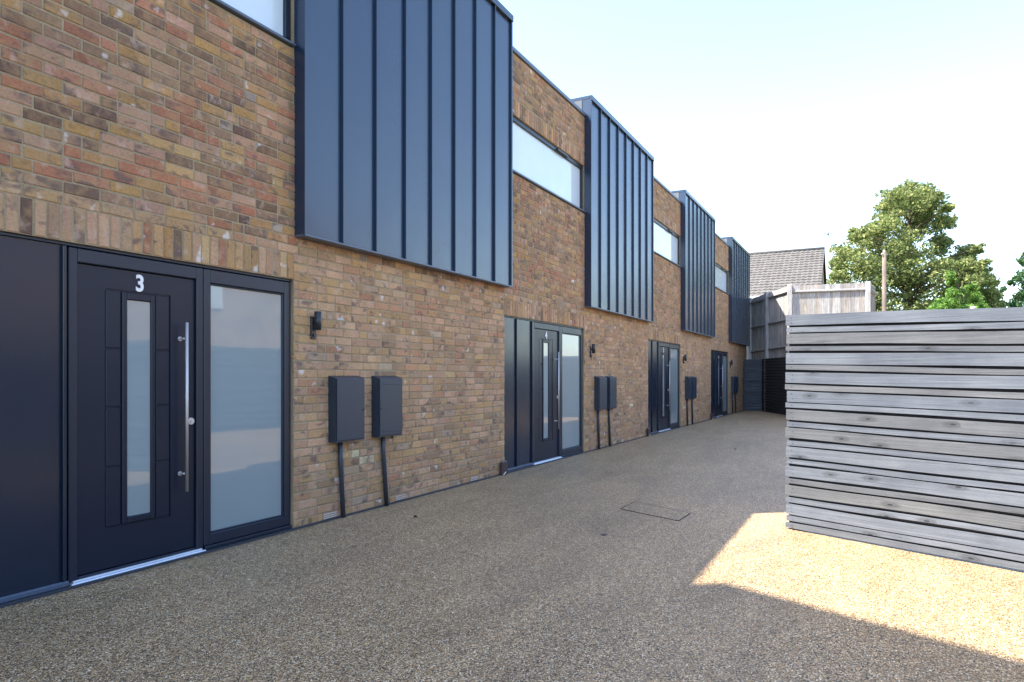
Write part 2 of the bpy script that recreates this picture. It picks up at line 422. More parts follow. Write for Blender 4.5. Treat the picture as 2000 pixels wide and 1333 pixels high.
# ------------------------------------------------------------------ text -> mesh
def text_mesh(txt, size, depth, bold):
    cu = bpy.data.curves.new('digit', 'FONT'); cu.body = txt; cu.size = size; cu.extrude = depth; cu.offset = bold
    cu.align_x = 'CENTER'; cu.resolution_u = 8
    o = bpy.data.objects.new('tmp_text', cu); sc.collection.objects.link(o)
    bpy.context.view_layer.update()
    me = bpy.data.meshes.new_from_object(o.evaluated_get(bpy.context.evaluated_depsgraph_get()))
    bpy.data.objects.remove(o); bpy.data.curves.remove(cu)
    me.materials.clear(); me.materials.append(WHITE)
    return me

# ------------------------------------------------------------------ door set
def door_set(house, x0, xf, xs, x1, digit):
    """x0 opening left, xf door frame left, xs frame / sidelight joint, x1 opening right"""
    yf = .028; xf += .022; xs += .022
    # folded metal side panel with standing seams
    m = MB(); m.box(x0, xf - .006, yf + .012, yf + .05, .045, HEAD - .02)
    for sx in (xf - .515, xf - .028):
        if sx > x0 + .02: m.box(sx - .011, sx + .011, yf - .012, yf + .012, .05, HEAD - .022, bev=.003)
    sp = m.build('side_panel', PANEL, house)
    m = MB(); m.box(x0, xf - .004, yf - .012, yf + .05, .012, .044, bev=.004)
    m.build('base_flashing', TRIM, sp)
    m = MB(); m.box(x0 + .002, x1 - .002, yf - .004, yf + .09, HEAD - .019, HEAD - .001, bev=.003)
    m.build('head_flashing', FRAME, house)
    # door
    k = (xs - xf) / .957
    X = lambda s: xf + (s - 2.426) * k + .003
    yl = yf + .022
    d = MB()
    zt, zb = 1.995, .052
    lx0, lx1 = X(2.482), X(3.318)
    d.box(lx0, lx1, yl + .008, yl + .05, zb, zt)                        # core seen in the grooves
    gx = [X(2.662), X(2.768), X(3.012), X(3.12)]; gz0, gz1 = .314, 1.857; gw = .0048
    bv = .0028
    d.box(lx0 + .001, gx[0] - gw, yl, yl + .012, zb + .002, zt - .002)
    d.box(gx[3] + gw, lx1 - .001, yl, yl + .012, zb + .002, zt - .002)
    d.box(gx[0] - gw, gx[3] + gw, yl, yl + .012, gz1 + gw, zt - .002)
    d.box(gx[0] - gw, gx[3] + gw, yl, yl + .012, zb + .002, gz0 - gw)
    for a, b in ((gx[0], gx[1]), (gx[2], gx[3])):
        zz = [gz0, .704, 1.092, 1.472, gz1]
        for q in range(4): d.box(a + gw, b - gw, yl, yl + .012, zz[q] + gw, zz[q + 1] - gw, bev=bv + .001)
    g0, g1 = X(2.808), X(2.975); hz0, hz1 = .362, 1.80
    for (a, b, c, e) in ((gx[1] + gw, g0, gz0 + gw, gz1 - gw), (g1, gx[2] - gw, gz0 + gw, gz1 - gw),
                         (g0 + .0005, g1 - .0005, gz0 + gw, hz0), (g0 + .0005, g1 - .0005, hz1, gz1 - gw)):
        d.box(a, b, yl - .008, yl + .010, c, e, bev=.006)
    door = d.build('front_door', DOOR, house)
    fr = MB()
    fr.box(xf, lx0 - .003, yf, yf + .07, .03, HEAD - .022, bev=.006)
    fr.box(lx1 + .003, xs - .003, yf, yf + .07, .03, HEAD - .022, bev=.006)
    fr.box(lx0 - .0025, lx1 + .0025, yf + .0005, yf + .07, zt + .004, HEAD - .022, bev=.006)
    fr.box(lx0 - .002, lx1 + .002, yf + .006, yf + .06, .03, zb - .004, bev=.004)      # weather bar
    fr.build('door_frame', FRAME, door)
    p = MB(); p.box(g0 + .001, g1 - .001, yl + .004, yl + .0078, hz0 + .001, hz1 - .001); p.build('door_glass', FROST, door)
    th = MB(); th.box(xf + .002, xs - .002, yf - .032, yf + .03, .004, .022, bev=.004)
    th.box(xf + .02, xs - .02, yf - .012, yf + .02, .0225, .034, bev=.003)
    th.build('threshold', ALU, door)
    hh = MB(); hx, hy = X(3.208), yl - .062
    hh.tube([(hx, hy, .475), (hx, hy, 1.675)], .0115, 16)
    for z in (.60, 1.56):
        hh.tube([(hx, hy + .012, z), (hx - .012, yl - .001, z)], .008, 10)
        hh.tube([(hx - .012, yl - .008, z), (hx - .012, yl + .001, z)], .016, 14)
    hh.build('handle', STEEL, door)
    lk = MB(); lk.tube([(X(3.283), yl - .012, .969), (X(3.283), yl + .001, .969)], .025, 20)
    lk.box(X(3.283) - .004, X(3.283) + .004, yl - .016, yl - .0125, .955, .975)
    lk.build('lock', STEEL, door)
    me = text_mesh(digit, .152, .002, .0044)
    o = bpy.data.objects.new('door_number', me); sc.collection.objects.link(o)
    o.parent = door; o.location = ((gx[0] + gx[3]) / 2 + .004, yl - .003, 1.868); o.rotation_euler = (R(90), 0, 0)
    o.scale = (.86, 1, 1)
    o['label'] = 'white door number ' + digit
    # sidelight
    s = MB(); a, b = xs + .003, x1 - .008
    s.box(a, a + .057, yf, yf + .07, .042, HEAD - .022, bev=.006)
    s.box(b - .068, b, yf, yf + .07, .042, HEAD - .022, bev=.006)
    s.box(a + .0575, b - .0685, yf + .0005, yf + .07, 1.985, HEAD - .022, bev=.006)
    s.box(a + .0575, b - .0685, yf + .0005, yf + .07, .042, .125, bev=.006)
    for q in ((a + .057, a + .069, .125, 1.985), (b - .080, b - .068, .125, 1.985), (a + .0695, b - .0805, .125, .137), (a + .0695, b - .0805, 1.973, 1.985)):
        s.box(q[0], q[1], yf + .012, yf + .05, q[2], q[3], bev=.004)
    s.box(a, b, yf - .014, yf + .05, .012, .040, bev=.004)
    sl = s.build('sidelight', FRAME, house)
    p = MB(); p.box(a + .062, b - .073, yf + .026, yf + .034, .13, 1.98); p.build('frosted_pane', FROST, sl)

# ------------------------------------------------------------------ houses
def house(i, num, label):
    X0 = 1.41 + MOD * i; XO = X0 + 2.853; X1 = X0 + MOD
    if i == 3: X1 = X_END
    XL = 0.0 if i == 0 else X0
    hs = empty('terraced_house', (0, 0, 0), label, 'house', 'brick terraced houses in the row')
    ops = [(X0, XO, -1, HEAD + .22), (X0, XO, SILL, WTOP + .22), (XO + .02, X1 - .02, BAY_Z0 + .1, 9)]
    b = MB()
    lay(b, XL, X1, ops, 0, 76)
    soldiers(b, X0, XO, HEAD); soldiers(b, X0, XO, WTOP)
    my = .0045
    for (a, c, z0, z1) in ((X0, XO, HEAD + .001, SILL), (X0, XO, WTOP + .001, PARA), (XO, X1, -.05, PARA)):
        b.box(a, c, my, .30, z0, z1, 1)
    if XL < X0: b.box(XL, X0, my, .30, -.05, PARA, 1)
    # side and back walls, and the inner face behind the openings
    b.box(XL, X1, 6.8, 7.0, -.05, PARA, 1)
    b.box(X0, XO, .14, .30, -.05, HEAD, 1); b.box(X0, XO, .14, .30, SILL, WTOP, 1)
    if i == 0: b.box(XL, XL + .2, .301, 6.799, -.05, PARA, 1)
    if i == 3: b.box(X1 - .2, X1, .301, 6.799, -.05, PARA, 1)
    b.build('wall', [BRICK, MORTAR], hs, col=True)
    r = MB(); r.box(XL + .005, X1 - .005, .302, 6.79, 5.35, 5.5); r.build('roof', FELT, hs)
    for (a, e) in ([(XL, X0 - .02)] if i == 0 else []) + [(X0 + .002 if i else X0 - .02, XO - .002)]:
        c = MB(); c.box(a, e, -.03, .33, PARA + .001, PARA + .06, bev=.006); c.build('coping', TRIM, hs)
    c = MB(); c.box(XL + .01, X1 - .01, 6.76, 7.04, PARA + .001, PARA + .06); c.build('coping', TRIM, hs)
    # bay: standing seam box hung on the upper storey
    bx0, bx1 = XO + .008, X1 - .009
    m = MB(); m.box(bx0, bx1, -BAY_D + .012, .78, BAY_Z0 + .012, BAY_Z1 - .055)
    bay = m.build('clad_bay', CLAD, hs)
    n = 8; st = (bx1 - bx0) / n
    for k in range(1, n):
        x = bx0 + k * st; s = MB()
        s.box(x - .0075, x + .0075, -BAY_D - .020, -BAY_D + .012, BAY_Z0 + .014, BAY_Z1 - .06, bev=.003)
        s.build('standing_seam', CLAD, bay)
    s = MB()
    s.box(bx0 - .006, bx1 + .006, -BAY_D - .028, -BAY_D + .0115, BAY_Z1 - .085, BAY_Z1 - .001, bev=.004)
    s.box(bx0 - .006, bx1 + .006, -BAY_D + .012, .80, BAY_Z1 - .054, BAY_Z1, bev=.004)
    s.box(bx0 - .006, bx0 + .024, -BAY_D - .015, -BAY_D + .0115, BAY_Z0 + .001, BAY_Z1 - .086, bev=.003)
    s.box(bx1 - .024, bx1 + .006, -BAY_D - .015, -BAY_D + .0115, BAY_Z0 + .001, BAY_Z1 - .086, bev=.003)
    s.build('edge_trim', TRIM if False else CLAD, bay)
    s = MB(); s.box(bx0 - .004, bx1 + .004, -BAY_D - .018, -.001, BAY_Z0 - .006, BAY_Z0 + .011, bev=.003)
    s.build('drip_trim', TRIM, bay)
    s = MB(); s.box(bx0 - .0095, bx0 - .001, .045, .775, PARA + .062, BAY_Z1 - .058); s.build('felt_upstand', FELT, bay)
    # ribbon window
    w_ = MB(); y = .03
    a, e = X0 + .004, XO - .003
    w_.box(a, e, y, y + .07, SILL + .03, SILL + .075, bev=.005); w_.box(a, e, y, y + .07, WTOP - .065, WTOP - .003, bev=.005)
    w_.box(a, a + .05, y + .0005, y + .07, SILL + .0755, WTOP - .0655, bev=.005); w_.box(e - .06, e, y + .0005, y + .07, SILL + .0755, WTOP - .0655, bev=.005)
    win = w_.build('window', FRAME, hs)
    p = MB(); p.box(a + .04, e - .05, y + .03, y + .038, SILL + .06, WTOP - .055); p.build('window_pane', SKYGL, win)
    q = MB(); q.box(a, e - .002, -.035, y - .001, SILL + .008, SILL + .028, bev=.004); q.build('sill', TRIM, win)
    q = MB(); mx = X0 + 1.75
    q.box(mx, mx + .42, -.006, y - .001, WTOP - .052, WTOP - .024, bev=.004)
    q.build('trickle_vent', LAMPM, win)
    if i == 0: door_set(hs, X0, 2.426, 3.383, XO, num)
    else: door_set(hs, X0, X0 + .894, X0 + 1.906, XO, num)
    return hs
house(0, '3', 'brick terraced house with door number 3, nearest the camera')
house(1, '4', 'brick terraced house with door number 4, second along the row')
house(2, '5', 'brick terraced house with door number 5, third along the row')
house(3, '6', 'brick terraced house at the far end of the row, beside the dark fence')

# ------------------------------------------------------------------ wall lamps, meter boxes, vents, pipe covers
HN = ['door number 3', 'door number 4', 'door number 5', 'the farthest door']
lamp = empty('wall_lamp', (4.505, 0, 1.62), '', 'wall lamp', 'black wall lamps beside the doors')
m = MB(); m.box(-.028, .028, -.022, -.001, .0, .195, bev=.004)
m.tube([(0, -.022, .03), (0, -.034, .03)], .016, 14)
m.build('backplate', LAMPM, lamp)
m = MB(); m.tube([(.004, -.060, .075), (.004, -.060, .235)], .030, 20); m.tube([(0, -.02, .14), (0, -.045, .14)], .012, 10)
m.build('lamp_body', LAMPM, lamp)
def meter(w_, kind):
    e = empty('meter_box', (0, 0, .70), '', 'meter box', 'meter boxes on the brick wall')
    m = MB(); zt = .60
    y1 = -.088
    # body with sloping lid
    m.hexa([(0, y1, 0), (w_, y1, 0), (w_, -.002, 0), (0, -.002, 0), (0, y1, zt - .022), (w_, y1, zt - .022), (w_, -.002, zt), (0, -.002, zt)])
    m.build('body', METER, e)
    m = MB(); m.box(.008, w_ - .008, y1 - .014, y1 - .0005, .012, zt - .028, bev=.006)
    if kind:
        for z in (.05, zt - .085): m.box(.06, w_ - .05, y1 - .0185, y1 - .0145, z, z + .012, bev=.0015)
    d = m.build('door', METER, e)
    m = MB(); m.tube([(w_ - .03 if not kind else .03, y1 - .0145, .28), (w_ - .03 if not kind else .03, y1 - .020, .28)], .010, 12); m.build('latch', LAMPM, d)
    m = MB()
    if kind: m.tube([(.14, -.030, -.001), (.145, -.030, -.14), (.20, -.030, -.70)], .0215, 14)
    else: m.tube([(.125, -.030, -.001), (.13, -.030, -.2), (.165, -.030, -.70)], .0215, 14)
    m.build('pipe', PIPE, e)
    if kind:
        m = MB(); m.tube([(.27, -.045, .0), (.27, -.045, -.03)], .011, 10); m.build('cable_gland', LAMPM, e)
    return e
mA = meter(.39, 0); mB = meter(.375, 1)
pc = empty('pipe_cover', (7.83, 0, 0), '', 'pipe cover', 'small brown pipe covers at the wall foot')
m = MB(); m.box(0, .165, -.062, -.024, .002, .185, bev=.02); m.build('cover', BROWN, pc)
m = MB(); m.tube([(.0, -.08, .012), (.09, -.068, .04)], .006, 8); m.build('clip', WPLAST, pc)
vent = empty('air_vent', (0, 0, 0), '', 'air vent', 'low vents in the bottom brick course')
m = MB(); m.box(0, .19, -.006, .0, .018, .074, bev=.002)
m.build('vent_plate', RENDERB, vent)
for q in range(3):
    m = MB(); m.box(.01, .18, -.0105, -.0065, .022 + q * .018, .029 + q * .018, bev=.001); m.build('louvre', VENTM, vent)
for i in range(4):
    o = MOD * i
    L = lamp if i == 0 else copy_tree(lamp)
    L.location = (4.478 + o + (.06 if i else 0), 0, 1.62); L['label'] = 'black tube wall lamp on the brick just right of ' + HN[i]
    A = mA if i == 0 else copy_tree(mA); B_ = mB if i == 0 else copy_tree(mB)
    A.location = (4.675 + o + (.05 if i else 0), 0, .70); B_.location = (5.275 + o + (-.01 if i else 0), 0, .70)
    A['label'] = 'plain dark meter box, left one of the pair right of ' + HN[i]
    B_['label'] = 'ridged dark meter box, right one of the pair right of ' + HN[i]
    if i < 3:
        P = pc if i == 0 else copy_tree(pc); P.location = (7.83 + o, 0, 0)
        P['label'] = 'small brown pipe cover at the wall foot, left of ' + ['door number 4', 'door number 5', 'the farthest door'][i]
vl = [(4.60, 'low slotted vent beneath the plain meter box nearest the camera'), (5.64, 'low slotted vent just right of the pipe under the nearest ridged meter box'),
      (7.12, 'low slotted vent in the brick shortly before the pipe cover of door number 4'),
      (12.75, 'low slotted vent right of the meter boxes of door number 4')]
for k, (x, lb) in enumerate(vl):
    V = vent if k == 0 else copy_tree(vent); V.location = (x, 0, 0); V['label'] = lb
# stray details on the brick: bell push sized boss high on the wall
ac = empty('access_cover', (0, 0, 0), 'recessed rectangular access cover filled with the gravel surface of the yard', 'manhole cover')
P4 = [gnd(1212, 995), gnd(1240, 980.5), gnd(1348, 1003.5), gnd(1325, 1018.5)]
m = MB()
ctr = sum(P4, Vector()) / 4
m.hexa([(*p.xy, .0015) for p in P4] + [(*p.xy, .004) for p in P4]); m.build('cover_infill', GRAVEL, ac)
m = MB()
for q in range(4):
    a, b = P4[q], P4[(q + 1) % 4]; u = (b - a).normalized(); n = Vector((-u.y, u.x, 0)); th = .0055 if q % 2 == 0 else .0008
    m.hexa([(*(a - n * th).xy, .001), (*(b - n * th).xy, .001), (*(b + n * th).xy, .001), (*(a + n * th).xy, .001),
            (*(a - n * th).xy, .0055), (*(b - n * th).xy, .0055), (*(b + n * th).xy, .0055), (*(a + n * th).xy, .0055)])
m.build('cover_frame', LAMPM, ac)

# ------------------------------------------------------------------ slatted timber fences
def slat_fence(name, p0, p1, z_top0, z_top1, mat, label, period, wide, narrow, T=.022, warp=.004, post_every=1.8, seg=.25, base=.012, face=1, zlow=0.0, cat='fence', backing=True, yj=.003, screws=False, wj=.0):
    """boards run from p0 to p1, local x along the fence; face side is local -y"""
    p0 = Vector(p0); p1 = Vector(p1); L = (p1 - p0).length; ang = math.atan2(p1.y - p0.y, p1.x - p0.x)
    e = empty(name, (p0.x, p0.y, 0), label, cat); e.rotation_euler = (0, 0, ang)
    b = MB(); rows = int(z_top0 / period) + 1
    k = z_top1 / z_top0; ns = max(2, int(L / seg))
    for r in range(rows):
        zt = z_top0 - r * period
        for (ztop, hgt) in ((zt, wide), (zt - wide - (period - wide - narrow) / 2, narrow)):
            hgt += random.uniform(-1, 1) * wj; ztop += random.uniform(-1, 1) * wj * .5
            zb = ztop - hgt
            if ztop < base + .02: continue
            zb = max(zb, base)
            ph1, ph2, ph3 = [random.uniform(0, 6.28) for _ in range(3)]; am = warp * random.uniform(.3, 1.2)
            yo = random.uniform(-yj, yj); t = (random.random(), random.random(), random.random())
            st = random.uniform(-.008, .008); en = random.uniform(-.008, .008); tl = random.uniform(-.5, .5) * warp
            ring = []
            for s in range(ns + 1):
                f = s / ns; x = st + (L + en - st) * f; sc_ = 1 + (k - 1) * f
                dz = am * math.sin(ph1 + x * 1.7) + am * .5 * math.sin(ph2 + x * 4.1) + tl * x
                dz2 = dz + warp * .45 * math.sin(ph3 + x * 2.9)
                y0 = yo + .002 * math.sin(ph2 + x * 2)
                ring.append([(x, y0, zb * sc_ + dz2), (x, y0, ztop * sc_ + dz), (x, y0 + T, ztop * sc_ + dz), (x, y0 + T, zb * sc_ + dz2)])
            for s in range(ns):
                A, B = ring[s], ring[s + 1]
                for q in range(4):
                    q2 = (q + 1) % 4; b.face([A[q], B[q], B[q2], A[q2]], 0, t)
            b.face(ring[0], 0, t); b.face(ring[-1][::-1], 0, t)
            if screws:
                nn = max(1, round(L / post_every))
                for qq in range(nn + 1):
                    xx = .055 if qq == 0 else min(qq * L / nn, L - .03); kk = 1 + (k - 1) * xx / L
                    for fz in ((.28, .72) if hgt > .06 else (.5,)):
                        zc = (zb + (ztop - zb) * fz) * kk; xs_ = xx + random.uniform(-.006, .006)
                        b.face([(xs_ + .0038 * math.cos(w6), yo - .0035, zc + .0038 * math.sin(w6)) for w6 in (0, 1.05, 2.1, 3.14, 4.19, 5.24)], 1, t)
    b.build('slats', [mat, LAMPM], e, col=True)
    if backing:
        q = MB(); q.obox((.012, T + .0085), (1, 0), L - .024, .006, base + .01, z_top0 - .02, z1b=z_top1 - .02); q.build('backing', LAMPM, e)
    n = max(1, round(L / post_every))
    for q in range(n + 1):
        p = MB()
        x = min(max(q * L / n, .03), L - .03); f = x / L; zz = z_top0 * (1 + (k - 1) * f) - .015
        if q == 0: x = .055
        p.box(x - .035, x + .035, T + .016, T + .086, 0, zz, c=(.3, .2, .4))
        p.build('post', mat, e, col=True)
    return e
pL, pR = gnd(1535, 1033), gnd(2000, 1120)
u = (pR - pL).normalized()
pE = pL + u * 4.4
slat_fence('slatted_fence', pL.xy, pE.xy, 1.812, 1.812 - .036 * 4.4, DARKW,
           'grey timber slatted fence with knotty boards, in the right foreground', .1595, .088, .040, warp=.004, yj=.0045, screws=True, post_every=2.2, wj=.003)
u2 = Vector((-u.y, u.x, 0))
# its return side, out of the frame on the right
slat_fence('slatted_fence', (pE + u2 * -.0 + u * .05).xy, (pE + u2 * 2.2 + u * .05).xy, 1.66, 1.70, DARKW,
           'grey timber slatted side of the store fence, running back out of view', .1595, .093, .042, warp=.0028)
def tt(s, o): return (s, -o)
slat_fence('dark_slatted_fence', tt(27.05, .03), tt(27.0, .67), 1.94, 1.95, LITW,
           'short lit-toned grey slatted fence panel meeting the far end of the brick wall', .105, .060, .022, warp=.002)
slat_fence('dark_slatted_fence', tt(26.97, .69), tt(20.5, 3.42), 1.95, 1.94, SHADEW,
           'shade-toned dark slatted fence at the far end of the yard below the board fence', .105, .060, .022, warp=.002)
slat_fence('boundary_slatted_fence', tt(20.4, 3.5), tt(17.5, 8.6), 1.94, 1.94, LITW,
           'grey slatted boundary fence behind the foreground fence', .16, .085, .036, warp=.003)
slat_fence('boundary_slatted_fence', tt(17.4, 8.7), tt(-6, 9.6), 2.0, 2.0, LITW,
           'long grey slatted boundary fence facing the doors across the yard', .16, .085, .036, warp=.003, seg=.8)

# ------------------------------------------------------------------ tall board fence on the higher ground behind
def board_fence(p0, p1, zt0, zt1, posts, label, z0=1.2, rails=(.18, 1.0, 1.75), rail_side=1, post_rise=.03):
    p0 = Vector(p0); p1 = Vector(p1); L = (p1 - p0).length; ang = math.atan2(p1.y - p0.y, p1.x - p0.x)
    e = empty('board_fence', (p0.x, p0.y, 0), label, 'fence'); e.rotation_euler = (0, 0, ang)
    zz = lambda x: zt0 + (zt1 - zt0) * x / L
    b = MB(); x = 0
    while x < L - .02:
        wd = min(.115, L - x); t = (random.random(), random.random(), random.random())
        y = random.uniform(.0, .004); dz = random.uniform(-.006, .004)
        b.hexa([(x, .05 + y, z0), (x + wd - .003, .062 + y, z0), (x + wd - .003, .072 + y, z0), (x, .066 + y, z0),
                (x, .05 + y, zz(x) + dz), (x + wd - .003, .062 + y, zz(x + wd) + dz), (x + wd - .003, .072 + y, zz(x + wd) + dz), (x, .066 + y, zz(x) + dz)], 0, t)
        x += wd
    b.build('boards', GREYW, e, col=True)
    for q in rails:
        r = MB(); t = (random.random(), random.random(), .6)
        r.hexa([(0, -.02, zt0 - q - .04), (L, -.02, zt1 - q - .04), (L, .049, zt1 - q - .075), (0, .049, zt0 - q - .075),
                (0, -.02, zt0 - q), (L, -.02, zt1 - q), (L, .049, zt1 - q + .02), (0, .049, zt0 - q + .02)], 0, t)
        r.build('rail', GREYW, e, col=True)
    for x in posts:
        p = MB(); t = (random.random(), random.random(), .75)
        p.box(x - .075, x + .075, -.075, .048, 0, zz(x) + post_rise, c=t, bev=.012); p.build('post', GREYW, e, col=True)
    return e
A_ = at(1446, 0, 27.6); B_ = at(1504, 0, 25.2); C_ = at(1541, 0, 23.5); E_ = at(1699, 0, 22.75)
E2 = at(1714, 0, 23.8)
L1 = (B_ - A_).xy.length; L2 = (C_ - A_).xy.length
board_fence(A_.xy, C_.xy, 4.30, 4.42, [(at(1469, 0, 26.7) - A_).xy.length, L1], 'tall weathered board fence with rails, partly in shade, climbing behind the dark fence', rails=(.16, 1.12, 2.05, 2.8))
board_fence((C_).xy, (E_).xy, 4.42, 4.42, [.02, (E_ - C_).xy.length - .06], 'sunlit pale weathered board fence panel seen square on over the foreground fence', rails=(.2, 1.1, 2.0))
board_fence((E_ + Vector((.05, -.06, 0))).xy, (E2).xy, 4.39, 4.39, [], 'short return of the board fence at its right end', rails=(.2, 1.1, 2.0))
# retained higher garden behind these fences
g = MB(); q = [(A_ + Vector((.2, .1, 0))).xy, (C_ + Vector((.2, .05, 0))).xy, (E_ + Vector((.25, 0, 0))).xy, (25.6, -14), (70, -14), (70, 12), (29.2, 12), (29.2, .6)]
g.face([(p[0], p[1], 1.25) for p in q])
for k in range(len(q)):
    a, b = q[k], q[(k + 1) % len(q)]; g.face([(a[0], a[1], 0), (b[0], b[1], 0), (b[0], b[1], 1.25), (a[0], a[1], 1.25)])
g.build('raised_garden', GRASS, kind='structure')

# ------------------------------------------------------------------ tiled houses
def tiled_slope(mb, r0, r1, e1, e0, rows, cols, mi=0):
    """courses of profiled tiles between ridge r0-r1 and eave e0-e1"""
    r0, r1, e0, e1 = map(Vector, (r0, r1, e0, e1))
    nrm = (r1 - r0).cross(e0 - r0).normalized()
    if nrm.z < 0: nrm = -nrm
    for i in range(rows):
        f0, f1 = i / rows, (i + 1.12) / rows
        for j in range(cols):
            g0, g1 = j / cols, (j + 1) / cols
            c = random.uniform(.88, 1.1); cc = (c, c * random.uniform(.97, 1.02), c)
            def P(f, g_, h): return (r0.lerp(r1, g_)).lerp(e0.lerp(e1, g_), f) + nrm * h
            gm = g0 + (g1 - g0) * .62
            a = [P(f0, g0, .0), P(f0, gm, .03), P(f0, g1, .0)]; b = [P(f1, g0, .035), P(f1, gm, .07), P(f1, g1, .035)]
            d = [P(f1, g0, .0), P(f1, gm, .02), P(f1, g1, .0)]
            mb.face([b[0], b[1], a[1], a[0]], mi, cc); mb.face([b[1], b[2], a[2], a[1]], mi, cc)
            mb.face([d[0], d[1], b[1], b[0]], mi, cc); mb.face([d[1], d[2], b[2], b[1]], mi, cc)
def gable_house(ridge0, ridge1, half, zr, ze, zbase, rows, cols, tile, label, wins=()):
    """ridge0/ridge1 xy ends; half = half span"""
    a = Vector(ridge0); b = Vector(ridge1); u = (b - a).normalized(); n = Vector((-u.y, u.x))
    e = empty('tiled_house', (a.x, a.y, 0), label, 'house')
    L = lambda p, z: (p.x - a.x, p.y - a.y, z)
    roof = MB()
    for sg in (1, -1):
        o = n * half * sg
        tiled_slope(roof, L(a, zr), L(b, zr), L(b + o, ze), L(a + o, ze), rows, cols)
    roof.tube([L(a, zr + .03), L(b, zr + .03)], .11, 8)
    roof.build('roof', tile, e, col=True)
    w_ = MB(); h2 = half - .25; k = (zr - ze) / half
    ia, ib = a + u * .12, b - u * .12
    c = [ia + n * h2, ia - n * h2, ib - n * h2, ib + n * h2]; zw = ze + .25 * k - .12
    for p, q in ((0, 1), (1, 2), (2, 3), (3, 0)): w_.face([L(c[p], zbase), L(c[q], zbase), L(c[q], zw), L(c[p], zw)])
    for m_, p, q in ((ia, 0, 1), (ib, 2, 3)): w_.face([L(c[p], zw), L(c[q], zw), L(m_, zr - .12)])
    w_.build('wall', RENDERB, e)
    for sg in (1, -1):
        g_ = MB(); o = n * (half - .02) * sg
        g_.obox(((a + o) - a), (u.x, u.y), (b - a).length, .12 * sg, ze - .16, ze + .0)
        g_.build('gutter', WHITEP, e)
    for m_ in (a + u * .03, b - u * .03):
        f_ = MB()
        for sg in (1, -1):
            p = m_ + n * half * sg
            d = u * .02
            f_.hexa([L(m_ - d, zr - .22), L(m_ + d, zr - .22), L(p + d, ze - .22), L(p - d, ze - .22), L(m_ - d, zr - .04), L(m_ + d, zr - .04), L(p + d, ze - .04), L(p - d, ze - .04)])
        f_.build('bargeboard', BROWN, e)
    for (fx, z0, ww, hh, sg) in wins:
        q = MB(); p = a + u * fx + n * (half - .25) * sg
        q.obox(L(p, 0)[:2], (u.x, u.y), ww, .06 * sg, z0, z0 + hh); wn = q.build('window', WHITEP, e)
        q = MB(); q.obox(L(p + u * .08, 0)[:2], (u.x, u.y), ww - .16, .012 * sg, z0 + .08, z0 + hh - .08, off=.061 * sg if sg > 0 else -.061); q.build('pane', SKYGL, wn)
    return e
Rr = at(1611, 0, 38.0)
dr = (RGT * -.894 + FWD * .447)
Rl = Rr + dr * 11
gable_house(Rr.xy, Rl.xy, 5.5, 8.36, 5.33, 1.2, 17, 44, TILE, 'house with a grey brown tiled roof beyond the end of the terrace')
# white lean-to roof edge glimpsed under the eave
lo = empty('white_outbuilding', (0, 0, 0), 'white edged outbuilding just visible between bay and board fence below the tiled roof', 'outbuilding')
p = at(1466, 0, 31); q = MB()
q.obox(p.xy, (RGT.x, RGT.y), 3.0, 1.6, 1.2, 4.55); q.build('wall', RENDERB, lo)
q = MB(); q.obox((p - FWD * .1 - RGT * .1).xy, (RGT.x, RGT.y), 3.2, 1.8, 4.551, 4.75); q.build('roof', WHITEP, lo)
# house facing the row from across the yard (seen only in the glass)
gable_house((9, -20), (23, -19), 4.5, 8.2, 5.2, 0, 14, 40, TILE2, 'brown roofed brick house across the yard from the doors',
            wins=[(2, 1, 1.6, 1.2, 1), (6, 1, 1.6, 1.2, 1), (10, 1, 1.6, 1.2, 1), (2, 3.6, 1.4, 1.1, 1), (6, 3.6, 1.4, 1.1, 1), (10, 3.6, 1.4, 1.1, 1)])
# taller neighbour at the near end of the row, outside the frame: it shades the foreground
TH = 10.0; tv = TH / 6.05; off = Vector((2.72 * tv, -3.48 * tv))
s1 = Vector((4.42, -3.50)); s2 = gnd(2000, 1291).xy
us = (s2 - s1).normalized()
c1 = s1 - off; c2 = c1 + us * 3.6
nb = empty('neighbouring_building', (0, 0, 0), 'taller flat roofed brick building standing behind the camera at the near end of the row', 'building')
m = MB(); back = Vector((-9, 0))
pl = [c1, c2, c2 + back, c1 + back]
m.hexa([(p.x, p.y, 0) for p in (pl[0], pl[3], pl[2], pl[1])] + [(p.x, p.y, TH - .2) for p in (pl[0], pl[3], pl[2], pl[1])])
m.build('wall', RENDERB, nb)
m = MB(); m.hexa([(p.x, p.y, TH - .199) for p in (pl[0], pl[3], pl[2], pl[1])] + [(p.x, p.y, TH) for p in (pl[0], pl[3], pl[2], pl[1])])
m.build('coping', TRIM, nb)

